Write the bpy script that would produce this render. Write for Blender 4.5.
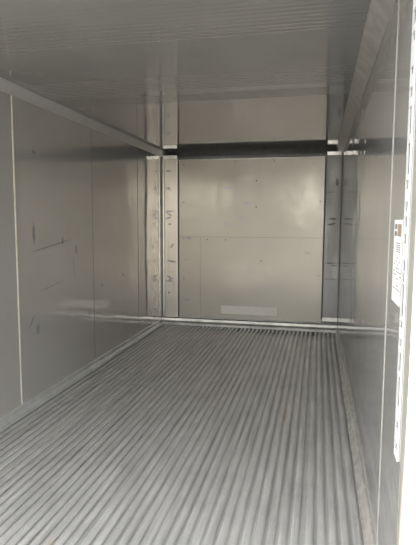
import bpy, bmesh, math, random
from mathutils import Vector, Matrix
for o in list(bpy.data.objects): bpy.data.objects.remove(o)
C = bpy.context.scene.collection
S = bpy.context.scene
random.seed(4)

# ------------------------------------------------------------------ camera
F, YAW, PIT, ROL = 500.0, .2174, .1010, .004
CAM = Vector((2.033, 0.0, 1.363))
cd = bpy.data.cameras.new('camera'); cam = bpy.data.objects.new('camera', cd); C.objects.link(cam)
cd.sensor_fit = 'VERTICAL'; cd.sensor_height = 36; cd.lens = 36 * F / 545; cd.clip_start = .02; cd.clip_end = 400
cam.matrix_world = (Matrix.Translation(CAM) @ Matrix.Rotation(YAW, 4, 'Z')
                    @ Matrix.Rotation(math.pi / 2 - PIT, 4, 'X') @ Matrix.Rotation(ROL, 4, 'Z'))
S.camera = cam

# ------------------------------------------------------------------ sky, sun, exposure
S.view_settings.view_transform = 'Standard'
S.view_settings.look = 'None'
S.view_settings.gamma = 1
S.view_settings.use_curve_mapping = False
S.view_settings.exposure = .87
w = bpy.data.worlds.new('sky'); S.world = w; w.use_nodes = True
wn, wl = w.node_tree.nodes, w.node_tree.links
bg = wn['Background']
sky = wn.new('ShaderNodeTexSky'); sky.sky_type = 'NISHITA'; sky.sun_disc = False
sky.sun_elevation = math.radians(41); sky.sun_rotation = math.radians(263)
sky.dust_density = 1.2; sky.air_density = 1.6
hs = wn.new('ShaderNodeHueSaturation'); hs.inputs['Saturation'].default_value = .2
wl.new(sky.outputs[0], hs.inputs['Color']); wl.new(hs.outputs[0], bg.inputs['Color'])
bg.inputs['Strength'].default_value = .6
sd = bpy.data.lights.new('sun', 'SUN'); sd.energy = 8; sd.angle = .009; sd.color = (1, .95, .87)
sun = bpy.data.objects.new('sun', sd); C.objects.link(sun)
sun.location = (-3, -1, 5)
sun.rotation_euler = Vector((.75, .055, -.65)).to_track_quat('-Z', 'Y').to_euler()
# portal over the open doorway, guides the daylight sampling only
pd = bpy.data.lights.new('doorway_portal', 'AREA'); pd.shape = 'RECTANGLE'; pd.size = 2.29; pd.size_y = 2.3
pd.cycles.is_portal = True
po = bpy.data.objects.new('doorway_portal', pd); C.objects.link(po); po.location = (1.145, 1.33, 1.14)
po.rotation_euler = (math.radians(90), 0, 0)

# ------------------------------------------------------------------ dimensions
W, H, D = 2.29, 2.262, 6.36
YF = 1.35            # outer plane of the door frame
YB = 6.85            # wall behind the bulkhead
TH = .08

# ------------------------------------------------------------------ materials
class NT:
    def __init__(s, name):
        s.m = bpy.data.materials.new(name); s.m.use_nodes = True
        s.n = s.m.node_tree.nodes; s.l = s.m.node_tree.links
        s.b = s.n['Principled BSDF']
        s.co = s.n.new('ShaderNodeTexCoord').outputs['Object']
    def link(s, a, b): s.l.new(a, b)
    def mapping(s, scale=(1, 1, 1), loc=(0, 0, 0), rot=(0, 0, 0), typ='POINT'):
        m = s.n.new('ShaderNodeMapping'); m.vector_type = typ
        m.inputs['Scale'].default_value = scale; m.inputs['Location'].default_value = loc
        m.inputs['Rotation'].default_value = rot
        s.link(s.co, m.inputs['Vector']); return m.outputs[0]
    def noise(s, scale, detail=3, rough=.5, vscale=(1, 1, 1)):
        t = s.n.new('ShaderNodeTexNoise'); t.inputs['Scale'].default_value = scale
        t.inputs['Detail'].default_value = detail; t.inputs['Roughness'].default_value = rough
        s.link(s.mapping(vscale), t.inputs['Vector']); return t.outputs['Fac']
    def ramp(s, v, a, b, ca=0.0, cb=1.0):
        r = s.n.new('ShaderNodeMapRange'); r.inputs[1].default_value = a; r.inputs[2].default_value = b
        r.inputs[3].default_value = ca; r.inputs[4].default_value = cb; s.link(v, r.inputs[0]); return r.outputs[0]
    def math(s, op, a, b=None, c=None):
        m = s.n.new('ShaderNodeMath'); m.operation = op
        for i, v in enumerate((a, b, c)):
            if v is None: continue
            if isinstance(v, (int, float)): m.inputs[i].default_value = v
            else: s.link(v, m.inputs[i])
        return m.outputs[0]
    def mix(s, f, a, b):
        m = s.n.new('ShaderNodeMix'); m.data_type = 'RGBA'
        if isinstance(f, (int, float)): m.inputs[0].default_value = f
        else: s.link(f, m.inputs[0])
        for i, v in ((6, a), (7, b)):
            if isinstance(v, (tuple, list)): m.inputs[i].default_value = (*v, 1)
            else: s.link(v, m.inputs[i])
        return m.outputs[2]
    def blob(s, pos, size, rot=0, axis='x', soft=.5):
        """elliptical mark at pos with size, in object coordinates; axis = normal of the surface"""
        sx = list(size)
        if axis == 'x': sc = (1, size[0], size[1]); r = (rot, 0, 0)
        else: sc = (size[0], 1, size[1]); r = (0, rot, 0)
        v = s.mapping(sc, pos, r, 'TEXTURE')
        ml = s.n.new('ShaderNodeVectorMath'); ml.operation = 'MULTIPLY'
        ml.inputs[1].default_value = (0, 1, 1) if axis == 'x' else (1, 0, 1)
        s.link(v, ml.inputs[0])
        le = s.n.new('ShaderNodeVectorMath'); le.operation = 'LENGTH'; s.link(ml.outputs[0], le.inputs[0])
        return s.ramp(le.outputs['Value'], 1, soft, 0, 1)
    def bump(s, h, strength, dist, prev=None):
        b = s.n.new('ShaderNodeBump'); b.inputs['Strength'].default_value = strength
        b.inputs['Distance'].default_value = dist; s.link(h, b.inputs['Height'])
        if prev is not None: s.link(prev, b.inputs['Normal'])
        return b.outputs[0]

def setp(b, **k):
    for n, v in k.items():
        i = b.inputs[n.replace('_', ' ')]
        i.default_value = (*v, 1) if isinstance(v, tuple) else v

def sheet(name, col, metallic, rough, wear=.12, wave=.0016, marks=(), markcol=(.2, .22, .25), axis='x', grime=(.5, .46, .4), spec=.5):
    """sheet-metal lining: faint blotches, gentle waviness, stains of their own shape"""
    t = NT(name)
    n1 = t.noise(2.3, 5, .6); n2 = t.noise(26, 4, .65)
    n3 = t.noise(9, 3, .6, (1, 1, .25))
    c = t.mix(t.math('MULTIPLY', t.ramp(n1, .45, .75), wear * 2.2), col, tuple(x * g * 1.5 for x, g in zip(col, grime)))
    c = t.mix(t.math('MULTIPLY', t.ramp(n2, .62, .78), wear * 1.5), c, grime)
    for m in marks:
        mk = t.blob(m[0], m[1], m[2] if len(m) > 2 else 0, axis)
        brk = t.ramp(n2, .35, .55, .35, 1)
        st = m[3] if len(m) > 3 else .8
        mc = m[4] if len(m) > 4 else markcol
        c = t.mix(t.math('MULTIPLY', t.math('MULTIPLY', mk, brk), st), c, mc)
    t.link(c, t.b.inputs['Base Color'])
    setp(t.b, Metallic=metallic)
    t.b.inputs['Specular IOR Level'].default_value = spec
    t.link(t.ramp(n3, .3, .7, rough * .75, rough * 1.35), t.b.inputs['Roughness'])
    nb = t.bump(t.noise(1.7, 2, .4), 1, wave * 6)
    nb = t.bump(t.noise(7, 2, .4), 1, wave, nb)
    t.link(nb, t.b.inputs['Normal'])
    return t.m

def plain(name, col, metallic=0, rough=.5, var=.1, scale=20):
    t = NT(name)
    n = t.noise(scale, 4, .6)
    t.link(t.mix(t.ramp(n, .35, .7), col, tuple(x * (1 - var * 2) for x in col)), t.b.inputs['Base Color'])
    setp(t.b, Metallic=metallic, Roughness=rough)
    return t.m

# marks on the left wall: (y, z) positions
LM = [((0, 3.30, 1.27), (.022, .10), 0, .7), ((0, 3.72, 1.20), (.02, .05), 0, .6),
      ((0, 3.60, 1.13), (.42, .012), .05, .5, (.75, .73, .7)), ((0, 3.56, 1.175), (.36, .010), .12, .6),
      ((0, 3.95, 1.12), (.03, .05), 0, .5), ((0, 3.55, .86), (.2, .008), .12, .5), ((0, 3.24, .63), (.07, .012), .9, .6),
      ((0, 3.32, .56), (.03, .05), 0, .7), ((0, 4.18, .52), (.03, .04), 0, .5), ((0, 4.46, .75), (.02, .02), 0, .7),
      ((0, 3.9, .98), (.012, .12), .1, .4), ((0, 5.0, .8), (.03, .02), 0, .5), ((0, 3.33, 1.86), (.03, .02), 0, .5)]
M = {}
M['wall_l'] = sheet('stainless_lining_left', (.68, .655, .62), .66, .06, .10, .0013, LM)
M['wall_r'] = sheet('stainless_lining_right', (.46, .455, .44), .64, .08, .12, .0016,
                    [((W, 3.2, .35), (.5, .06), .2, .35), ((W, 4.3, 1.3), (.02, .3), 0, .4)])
# ceiling: painted aluminium with shallow pressed ribs running across
def ceiling_mat():
    t = NT('ceiling_lining')
    n1 = t.noise(3, 4, .6)
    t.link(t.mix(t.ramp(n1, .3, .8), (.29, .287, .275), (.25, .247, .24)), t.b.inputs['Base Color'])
    setp(t.b, Metallic=.45, Roughness=.07)
    sp = t.n.new('ShaderNodeSeparateXYZ'); t.link(t.co, sp.inputs[0])
    y = sp.outputs['Y']
    h = None
    for (y0, y1, pitch) in ((2.05, 2.52, .085), (3.08, 3.42, .07), (3.52, 3.74, .06)):
        wv = t.math('SINE', t.math('MULTIPLY', y, 2 * math.pi / pitch))
        inr = t.math('MULTIPLY', t.math('GREATER_THAN', y, y0), t.math('LESS_THAN', y, y1))
        v = t.math('MULTIPLY', t.math('POWER', t.math('ABSOLUTE', wv), 6), inr)
        h = v if h is None else t.math('ADD', h, v)
    nb = t.bump(t.noise(1.3, 2, .4), 1, .0015)
    nb = t.bump(h, 1, .0009, nb)
    t.link(nb, t.b.inputs['Normal'])
    return t.m
M['ceil'] = ceiling_mat()
BL = (.25, .28, .38)
PM = [((.88, D, 1.80), (.07, .02), .1, .5, BL), ((1.13, D, 1.60), (.06, .025), 0, .6, BL), ((.86, D, 1.62), (.05, .02), .2, .4, BL),
      ((.88, D, 1.33), (.05, .03), .3, .4, BL), ((1.05, D, 1.42), (.09, .03), .5, .25, BL), ((1.95, D, 2.08), (.04, .012), 0, .6, BL),
      ((1.25, D, 1.88), (.014, .014), 0, .9), ((1.25, D, 1.55), (.014, .014), 0, .9), ((.62, D, 1.135), (.013, .013), 0, .9),
      ((.30, D, 2.10), (.013, .013), 0, .9), ((.37, D, 1.15), (.05, .014), .1, .9), ((.86, D, 1.13), (.013, .013), 0, .9), ((1.32, D, .87), (.014, .012), 0, .8),
      ((.34, D, .87), (.05, .012), 0, .6), ((.34, D, .33), (.05, .012), 0, .7), ((.30, D, .6), (.02, .012), 0, .6),
      ((.98, D, 2.13), (.013, .013), 0, .9), ((1.45, D, 2.14), (.013, .013), 0, .9), ((1.9, D, .98), (.05, .012), .2, .5)]
M['panel'] = sheet('bulkhead_panel_skin', (.37, .337, .284), .28, .16, .05, .0013, PM, axis='y')
CM = []
MC = (.13, .14, .17)
for z, ww, r in ((1.79, .05, .5), (1.80, .03, -.4), (1.50, .09, 0), (1.465, .07, .6), (1.41, .06, -.3), (1.33, .03, 0), (1.05, .045, -.7), (1.03, .03, .3),
                 (.84, .09, .15), (.63, .06, .5), (.60, .05, -.5), (.575, .075, 0), (.42, .02, 0), (2.02, .05, 0)):
    CM.append(((.115 + random.uniform(-.03, .03), D, z), (ww * .9, .018), r, .95, MC))
CM += [((.13, D, .70), (.09, .006), 0, .5, MC), ((.16, D, .52), (.006, .12), 0, .5, MC), ((.09, D, .9), (.005, .3), 0, .35, MC)]
M['chan_l'] = sheet('corner_channel_skin_left', (.46, .42, .36), .5, .19, .2, .0006, CM, axis='y')
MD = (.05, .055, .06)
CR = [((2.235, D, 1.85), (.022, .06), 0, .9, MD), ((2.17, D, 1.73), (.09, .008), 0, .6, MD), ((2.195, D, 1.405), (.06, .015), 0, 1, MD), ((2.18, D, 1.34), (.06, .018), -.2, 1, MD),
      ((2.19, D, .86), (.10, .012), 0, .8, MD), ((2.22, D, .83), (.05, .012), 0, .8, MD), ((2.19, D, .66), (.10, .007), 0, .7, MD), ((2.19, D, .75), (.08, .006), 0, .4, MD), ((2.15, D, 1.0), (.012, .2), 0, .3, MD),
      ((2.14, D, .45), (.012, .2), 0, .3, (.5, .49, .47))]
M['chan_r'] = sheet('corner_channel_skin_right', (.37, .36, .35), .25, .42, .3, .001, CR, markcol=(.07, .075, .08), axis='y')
M['alu'] = plain('brushed_aluminium', (.62, .61, .59), .9, .3, .1, 8)
M['alu_bright'] = plain('bright_aluminium_edge', (.8, .78, .74), .85, .25, .08, 8)
M['rail'] = plain('scuffed_rail_metal', (.52, .505, .46), .6, .35, .2, 5)
M['skirt'] = plain('skirting_metal', (.55, .545, .52), .4, .35, .1, 6)
M['skirt_r'] = plain('scuffed_skirting_metal', (.60, .57, .52), .4, .35, .2, 12)
M['slot'] = plain('black_slot', (.012, .012, .012), 0, .9)
M['strip'] = plain('off_white_strip', (.46, .46, .45), 0, .6, .03)
M['seam_grey'] = plain('grey_sealant', (.33, .32, .29), 0, .6)
M['yard'] = plain('sky_blocker_grey', (.60, .585, .55), 0, .9, .1, 2)  # for the added wall that blocks the sky
M['foot'] = plain('worn_foot_metal', (.55, .53, .50), .5, .35, .15, 12)
M['cove'] = plain('cove_moulding_metal', (.44, .435, .415), .3, .42, .08, 6)
M['cove_r'] = plain('cove_moulding_scuffed', (.34, .33, .305), .3, .45, .15, 14)
M['dark'] = plain('dark_housing', (.74, .74, .72), .1, .6)
M['seam'] = plain('seam_sealant', (.62, .58, .48), 0, .5)
M['seam_dark'] = plain('dark_joint', (.09, .09, .09), .2, .5)
M['seam_line'] = plain('lining_joint', (.15, .145, .13), .5, .4)
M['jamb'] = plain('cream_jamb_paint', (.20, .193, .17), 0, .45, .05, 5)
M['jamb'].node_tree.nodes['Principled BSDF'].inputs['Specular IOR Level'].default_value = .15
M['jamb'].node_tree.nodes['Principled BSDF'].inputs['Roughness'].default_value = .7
M['white'] = plain('white_door_frame_paint', (.80, .80, .78), 0, .4, .03, 5)
M['sticker'] = plain('white_label', (.60, .60, .585), 0, .45, .02)
M['ink'] = plain('grey_ink', (.10, .10, .11), 0, .6)
M['tan'] = plain('tan_print', (.26, .20, .14), 0, .6)
M['tape'] = plain('pale_patch', (.64, .61, .54), .2, .5, .02)
M['outer'] = plain('white_outer_paint', (.75, .75, .74), 0, .5, .05, 3)
M['rubber'] = plain('grey_rubber', (.25, .25, .25), 0, .6)

def floor_mat():
    t = NT('aluminium_floor')
    n1 = t.noise(5, 5, .65); n2 = t.noise(120, 3, .7); n3 = t.noise(30, 4, .6, (1, .06, 1)); n4 = t.noise(1.1, 3, .5)
    c = t.mix(t.ramp(n3, .3, .7), (.60, .585, .55), (.38, .37, .35))
    c = t.mix(t.math('MULTIPLY', t.ramp(n1, .45, .75), .5), c, (.33, .32, .30))
    c = t.mix(t.math('MULTIPLY', t.ramp(n2, .62, .72), .7), c, (.85, .84, .80))
    c = t.mix(t.math('MULTIPLY', t.ramp(t.noise(9, 4, .7, (1, .2, 1)), .66, .74), .5), c, (.42, .30, .19))
    t.link(c, t.b.inputs['Base Color'])
    setp(t.b, Metallic=.35)
    t.link(t.ramp(n4, .3, .7, .29, .38), t.b.inputs['Roughness'])
    t.link(t.bump(n2, .25, .001), t.b.inputs['Normal'])
    return t.m
M['floor'] = floor_mat()

def ground_mat():
    t = NT('concrete_yard')
    n1 = t.noise(.4, 5, .6); n2 = t.noise(40, 4, .7)
    c = t.mix(n1, (.42, .40, .36), (.33, .32, .30)); c = t.mix(t.math('MULTIPLY', n2, .4), c, (.2, .2, .19))
    t.link(c, t.b.inputs['Base Color']); setp(t.b, Roughness=.9)
    return t.m
M['ground'] = ground_mat()

# ------------------------------------------------------------------ mesh helpers
def box(bm, a, b):
    v = [bm.verts.new((x, y, z)) for x in (a[0], b[0]) for y in (a[1], b[1]) for z in (a[2], b[2])]
    for f in ((0, 1, 3, 2), (4, 6, 7, 5), (0, 4, 5, 1), (2, 3, 7, 6), (0, 2, 6, 4), (1, 5, 7, 3)):
        bm.faces.new([v[i] for i in f])
def prism(bm, prof, y0, y1, axis='y'):
    """extrude a closed profile; axis y: prof=(x,z); axis z: prof=(x,y); axis x: prof=(y,z)"""
    def P(p, t):
        return {'y': (p[0], t, p[1]), 'z': (p[0], p[1], t), 'x': (t, p[0], p[1])}[axis]
    A = [bm.verts.new(P(p, y0)) for p in prof]; B = [bm.verts.new(P(p, y1)) for p in prof]
    n = len(prof)
    for i in range(n): bm.faces.new((A[i], A[(i + 1) % n], B[(i + 1) % n], B[i]))
    bm.faces.new(A[::-1]); bm.faces.new(B)
def disc(bm, c, r, h, axis='y', n=14):
    """domed rivet / screw head, standing h off the surface towards -axis"""
    rings = []
    for rr, hh in ((r, 0), (r * .92, h * .6), (r * .55, h)):
        ring = []
        for i in range(n):
            a = 2 * math.pi * i / n; u, v = rr * math.cos(a), rr * math.sin(a)
            ring.append(bm.verts.new((c[0] + u, c[1] - hh, c[2] + v) if axis == 'y' else (c[0] - hh, c[1] + u, c[2] + v)))
        rings.append(ring)
    for a, b in zip(rings, rings[1:]):
        for i in range(n): bm.faces.new((a[i], a[(i + 1) % n], b[(i + 1) % n], b[i]))
    bm.faces.new(rings[0]); bm.faces.new(rings[-1])
def obj(name, bm, m, parent=None, bevel=0, smooth=False):
    bmesh.ops.recalc_face_normals(bm, faces=bm.faces)
    me = bpy.data.meshes.new(name); bm.to_mesh(me); bm.free()
    me.materials.append(m)
    o = bpy.data.objects.new(name, me); C.objects.link(o)
    if smooth:
        for p in me.polygons: p.use_smooth = True
    if bevel:
        b = o.modifiers.new('bevel', 'BEVEL'); b.width = bevel; b.segments = 2; b.limit_method = 'ANGLE'
    if parent is not None: o.parent = parent
    return o
def struct(name, bm, m, parent=None, **k):
    o = obj(name, bm, m, parent, **k)
    if parent is None: o['kind'] = 'structure'
    return o
def tag(o, label, cat, group=None):
    o['label'] = label; o['category'] = cat
    if group: o['group'] = group
    return o
def bx(*ab):
    bm = bmesh.new()
    for a, b in zip(ab[::2], ab[1::2]): box(bm, a, b)
    return bm

# ------------------------------------------------------------------ large structure
g = struct('ground', bx((-45, -45, -.36), (50, 55, -.17)), M['ground'])
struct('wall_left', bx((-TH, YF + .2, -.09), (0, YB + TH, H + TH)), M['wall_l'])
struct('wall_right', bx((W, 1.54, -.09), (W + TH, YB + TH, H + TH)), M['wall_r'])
struct('ceiling', bx((0, YF + .12, H), (W, YB, H + TH)), M['ceil'])
struct('wall_back', bx((0, YB, -.09), (W, YB + TH, H + TH)), M['dark'])

# unseen wall added to block sky in the bulkhead's reflection, left of the doors
struct('sky_blocker_wall', bx((-14, -8.3, -.17), (.85, -8, 3.1), (-14.1, -8.35, 3.1), (.95, -7.95, 3.2)), M['yard'])

# T-section floor: a sub-plate with bars, split in the extruded boards the joints show
PITCH = .0515
fl = struct('floor', bx((0, YF, -.17), (W, YB, -.062)), M['alu'])
def tbar(bm, x, y0, y1, hw=.0175, z=0.0):
    # upright web, flat top flange with rolled edges
    p = [(x - .014, -.0625), (x - .0145, z - .013), (x - hw * .9, z - .012), (x - hw, z - .009), (x - hw, z - .006), (x - hw + .001, z - .0045), (x - hw + .005, z - .002),
         (x - hw + .011, z), (x + hw - .011, z),
         (x + hw - .005, z - .002), (x + hw - .001, z - .0045), (x + hw, z - .006), (x + hw, z - .009), (x + hw * .9, z - .012), (x + .0145, z - .013), (x + .014, -.0625)]
    prism(bm, p, y0, y1)
seams = [.05, .565, 1.065, 1.525, 1.995, 2.255]
SLIT = {.565: .0012, 1.065: .006, 1.525: .0012, 1.995: .0055}
y1 = D + .05
for a, b in zip(seams, seams[1:]):
    bm = bmesh.new()
    ga, gb = a + SLIT.get(a, .0005), b - SLIT.get(b, .0005)
    box(bm, (a + .0003, YF + .03, -.062), (b - .0003, D - .26, -.0125))
    n = max(3, round((gb - ga) / PITCH)); st = (gb - ga) / n; a0 = ga
    for k in range(n):
        tbar(bm, a0 + (k + .5) * st, YF + .03, y1)
    struct('floor_panel', bm, M['floor'], fl)
struct('trim_1', bx((0, YF - .02, -.17), (W, YF + .028, -.004)), M['alu'], bevel=.004)      # door sill

# ceiling coves (chamfered mouldings with small lips)
t1, t2 = .062, .055
bm = bmesh.new(); prism(bm, [(0, H - t1), (0, H), (t2, H), (t2, H - .004), (t2 - .006, H - .006), (.006, H - t1 + .004), (.004, H - t1)], 1.5, YB)
struct('trim_2', bm, M['cove'])
bm = bmesh.new(); prism(bm, [(W, H - t1 - .02), (W, H), (W - t2 - .02, H), (W - t2 - .02, H - .004), (W - t2 - .014, H - .006), (W - .006, H - t1 - .014), (W - .004, H - t1 - .02)], 1.55, YB)
struct('trim_3', bm, M['cove_r'])
# skirtings at the floor
bm = bmesh.new(); prism(bm, [(0, -.06), (0, .066), (.005, .066), (.010, .060), (.012, .035), (.030, .008), (.048, .003), (.048, -.004), (.044, -.06)], 1.5, D - .10)
struct('baseboard_left', bm, M['skirt'])
bm = bmesh.new(); prism(bm, [(W, -.06), (W, .055), (W - .004, .055), (W - .010, .05), (W - .012, .03), (W - .024, .006), (W - .034, .003), (W - .034, -.06)], 1.5, D - .10)
struct('baseboard_right', bm, M['skirt_r'])

# lining joints: thin raised cover strips
k = 4
for (y, wd, m) in ((3.08, .007, 'seam'), (4.28, .004, 'seam_line'), (5.46, .004, 'seam_line')):
    struct('trim_%d' % k, bx((-.001, y - wd, .067), (.0018, y + wd, H - t1 - .001)), M[m]); k += 1
struct('trim_%d' % k, bx((W - .0018, 1.965, .056), (W + .001, 1.977, H - t1 - .021)), M['seam_grey']); k += 1

# door frame: liners, white outer frame, header, outer posts
struct('door_frame_liner', bx((W + .002, 1.47, -.09), (W + TH, 1.54, H + TH)), M['jamb'])
bm = bx((W + .0015, YF, -.05), (W + .14, 1.47, H + .02), (-.14, YF, -.17), (.0, YF + .2, H + .02), (-.14, YF, H + .02), (W + .14, YF + .12, H + .16))
struct('door_frame', bm, M['white'], bevel=.006)
# outside skin of the box
bm = bx((-TH - .03, YF + .2, -.17), (-TH, YB + TH, H + .16), (W + TH, 1.47, -.17), (W + TH + .03, YB + TH, H + .16),
        (-TH, YF + .12, H + TH), (W + TH, YB + TH, H + .16), (-TH, YB + TH, -.17), (W + TH, YB + TH + .03, H + .16))
for i in range(28):
    y = 1.8 + i * .185
    box(bm, (-TH - .05, y, -.1), (-TH - .03, y + .09, H + .1)); box(bm, (W + TH + .03, y, -.1), (W + TH + .05, y + .09, H + .1))
struct('outer_shell', bm, M['outer'])

# ------------------------------------------------------------------ end of the container
# bulkhead panel: two skins above a seam, lower one split, with folded edge
bh = obj('bulkhead_panel', bx((.236, D, .105), (2.088, D + .05, 2.155)), M['panel'], bevel=.003)
tag(bh, 'large pale metal bulkhead panel filling the end wall between the two corner channels', 'panel')
obj('seam', bx((.240, D - .0012, 1.166), (2.084, D + .002, 1.1705)), M['seam_line'], bh)['label'] = 'thin horizontal joint'
obj('seam', bx((.524, D - .0012, .115), (.5275, D + .002, 1.165)), M['seam_line'], bh)['label'] = 'thin vertical joint'
obj('edge_trim', bx((.222, D - .006, .10), (.238, D + .05, 2.150)), M['seam_dark'], bh)['label'] = 'dark strip standing in for the shadowed gap at the left edge'  # solid dark strip in place of the shadow line in the gap
obj('edge_trim', bx((2.084, D - .010, .15), (2.098, D + .05, 2.150)), M['seam_dark'], bh)['label'] = 'dark right edge strip'
obj('edge_trim', bx((.236, D - .012, 2.150), (2.088, D + .05, 2.166)), M['rail'], bh, bevel=.003)['label'] = 'folded top edge'
for (x, z) in ((.30, 2.10), (.98, 2.115), (1.47, 2.118), (.62, 1.135), (.86, 1.135), (1.25, 1.88), (1.25, 1.55), (.30, 1.145), (1.32, .87), (2.04, 1.62), (2.04, .7), (.30, .62), (.30, 1.62)):
    bm = bmesh.new(); disc(bm, (x, D + .0005, z), .009, .003)
    obj('rivet', bm, M['seam_dark'], bh)
p = obj('patch_plate', bx((.80, D - .0025, .165), (1.53, D - .0003, .275)), M['tape'])
tag(p, 'pale rectangular patch stuck low on the end bulkhead panel', 'patch')

# corner channels
def channel(name, x0, x1, z0, m, label):
    sg = 1 if x0 < 1 else -1
    xi, xo = (x1, x0) if sg == 1 else (x0, x1)      # xi = edge towards the panel
    bm = bmesh.new()
    prism(bm, [(x0, D + .006), (x0 + .006, D + .002), (x0 + .02, D), (x1 - .02, D), (x1 - .006, D + .002), (x1, D + .006), (x1, D + .05), (x0, D + .05)], z0, 2.17, 'z')
    o = obj(name, bm, m)
    tag(o, label, 'channel')
    cap = obj('top_cap', bx((x0 + .008, D - .012, 2.17), (x1 - .01, D + .05, 2.222)), M['alu_bright'], o, bevel=.006)
    cap['label'] = 'bright folded cap'
    return o
cl = channel('corner_channel', .001, .2215, .09, M['chan_l'], 'pale stained corner channel at left end of the back wall, blotched with grey marks')
bm = bmesh.new(); prism(bm, [(.012, D - .012), (.020, D - .016), (.034, D - .016), (.042, D - .010), (.042, D + .003), (.012, D + .003)], .10, 2.2, 'z')
obj('conduit_strip', bm, M['alu'], cl)
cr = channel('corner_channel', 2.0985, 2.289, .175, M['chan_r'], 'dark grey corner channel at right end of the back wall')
bm = bmesh.new(); prism(bm, [(D - .055, .092), (D - .03, .10), (D + .0, .125), (D + .003, .172), (D + .05, .172), (D + .05, .085), (D - .055, .085)], 2.10, 2.286, 'x')
obj('foot_plate', bm, M['foot'], cr)['label'] = 'bright curved foot plate'

# bottom rail below the bulkhead: stands on the floor bars
bm = bmesh.new(); prism(bm, [(D - .075, .001), (D - .075, .030), (D - .070, .038), (D - .055, .040), (D - .052, .034), (D - .03, .034), (D - .02, .05), (D - .016, .08), (D + .05, .083), (D + .05, .001)], .004, W - .004, 'x')
rail = obj('kick_rail', bm, M['rail'])
tag(rail, 'bright metal kick rail across the foot of the end wall on the grooved floor', 'rail')
obj('rail_groove', bx((.01, D - .052, .0335), (W - .01, D - .024, .0362)), M['seam_dark'], rail)['label'] = 'dark groove'
for x in (.6, 1.2, 1.95, 2.12):
    obj('rail_joint', bx((x, D - .0765, .004), (x + .004, D - .072, .034)), M['seam_dark'], rail)

# air outlet behind the bulkhead: dark duct box with louvres
hb = bmesh.new(); box(hb, (.01, D + .055, .0), (W - .01, YB - .01, 2.13))
du = obj('cooling_unit', hb, M['dark'])
tag(du, 'dark cooling unit housing in the gap above and behind the end bulkhead panel', 'cooling unit')
bm = bmesh.new()
for i in range(3):
    box(bm, (.03, D + .12 + i * .09, 2.131), (W - .03, D + .13 + i * .09, 2.18))
obj('louvre', bm, M['dark'], du)

# ------------------------------------------------------------------ doorway things
# perforated strip on the right wall
def back(px, py, xw):
    X = (px - 208) / F; U = -(py - 272.5) / F
    r = Vector((X * math.cos(ROL) + U * math.sin(ROL), 1, -X * math.sin(ROL) + U * math.cos(ROL)))
    y, z = r.y * math.cos(PIT) + r.z * math.sin(PIT), -r.y * math.sin(PIT) + r.z * math.cos(PIT)
    x, y = r.x * math.cos(YAW) - y * math.sin(YAW), r.x * math.sin(YAW) + y * math.cos(YAW)
    return y * (xw - CAM.x) / x, CAM.z + z * (xw - CAM.x) / x
# slot heights (metres) and half lengths
slots = [(2.09, .012), (2.02, .012), (1.95, .022), (1.895, .014), (1.80, .012), (1.74, .014), (1.66, .04), (1.55, .045), (1.475, .013), (1.41, .014), (1.365, .016),
         (1.315, .014), (1.235, .016), (1.20, .015), (1.13, .05), (1.055, .012), (1.00, .012), (.94, .03), (.845, .05), (.74, .014), (.672, .012)]
ys0, ys1, ysa, ysb = 1.560, 1.622, 1.570, 1.612
bm = bmesh.new()
x0, x1 = W - .006, W - .0006
box(bm, (x0, ysb, .632), (x1, ys1, 2.16)); box(bm, (x0, ys0, .632), (x1, ysa, 2.16))
z = .632
for (c, h) in sorted(slots):
    box(bm, (x0, ysa, z), (x1, ysb, c - h)); z = c + h
box(bm, (x0, ysa, z), (x1, ysb, 2.16))
ps = obj('slotted_strip', bm, M['strip'])
tag(ps, 'long white upright strip with dark slots fixed on the right wall by the doorway', 'strip')
obj('slot_backing', bx((W - .0009, ysa - .002, .65), (W + .001, ysb + .002, 2.14)), M['slot'], ps)['label'] = 'dark backing seen through the slots'
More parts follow.
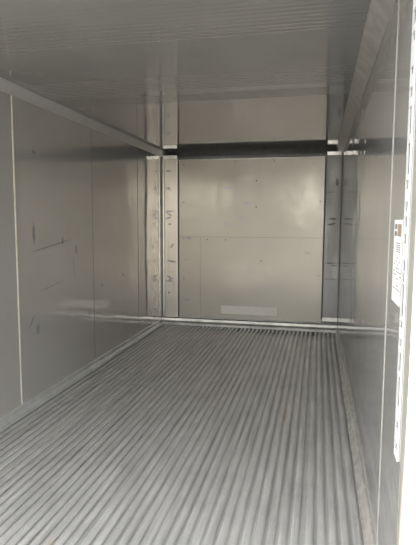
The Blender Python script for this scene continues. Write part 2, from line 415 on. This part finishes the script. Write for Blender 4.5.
for zc in (.70, 1.28, 1.60, 1.85, 2.12):
    bm = bmesh.new(); disc(bm, (W - .0059, 1.565, zc), .004, .002, 'x'); obj('screw', bm, M['alu'], ps)

# label on the right wall
ln = obj('warning_label', bx((W - .0012, 1.675, 1.094), (W - .0001, 1.846, 1.372)), M['sticker'])
tag(ln, 'small upright white label with grey print on the right wall beside the slotted strip', 'label')
X0, X1 = W - .0018, W - .0011
obj('pictogram', bx((X0, 1.685, 1.318), (X1, 1.765, 1.358)), M['tan'], ln)['label'] = 'tan printed square'
bm = bx((X0, 1.785, 1.342), (X1, 1.822, 1.358), (X0, 1.785, 1.318), (X1, 1.822, 1.334)); obj('pictogram', bm, M['ink'], ln)['label'] = 'two small grey squares'
bm = bmesh.new()
for r_ in range(5):
    for c_ in range(3):
        box(bm, (X0, 1.70 + c_ * .028, 1.266 + r_ * .007), (X1, 1.72 + c_ * .028, 1.269 + r_ * .007))
zz = 1.245
while zz > 1.13:
    yy = 1.822
    while yy > 1.70:
        l = random.uniform(.012, .035)
        if random.random() < .55: box(bm, (X0, yy - l, zz), (X1, yy, zz + .0028))
        yy -= l + .008
    zz -= .0115
obj('printed_text', bm, M['ink'], ln, 0)['label'] = 'fine grey lines of print'

# open door leaf swung outwards on the right
bm = bmesh.new()
L, T = 1.14, .09
dr = bpy.data.objects.new('door_1', None); C.objects.link(dr); dr['kind'] = 'structure'
dr.location = (W + .16, YF - .03, 0); dr.rotation_euler = (0, 0, math.radians(-42))
obj('door_leaf', bx((0, -T / 2 - .0, -.04), (L, T / 2, H)), M['outer'], dr, bevel=.01)
obj('door_gasket', bx((.02, -T / 2 - .02, -.02), (.05, -T / 2, H - .02), (L - .05, -T / 2 - .02, -.02), (L - .02, -T / 2, H - .02),
                      (.05, -T / 2 - .02, -.02), (L - .05, -T / 2, .01), (.05, -T / 2 - .02, H - .05), (L - .05, -T / 2, H - .02)), M['rubber'], dr)
for zc in (.25, .8, 1.4, 2.0):
    obj('hinge', bx((-.05, -.03, zc - .05), (.08, T / 2 + .012, zc + .05)), M['alu'], dr, bevel=.006)
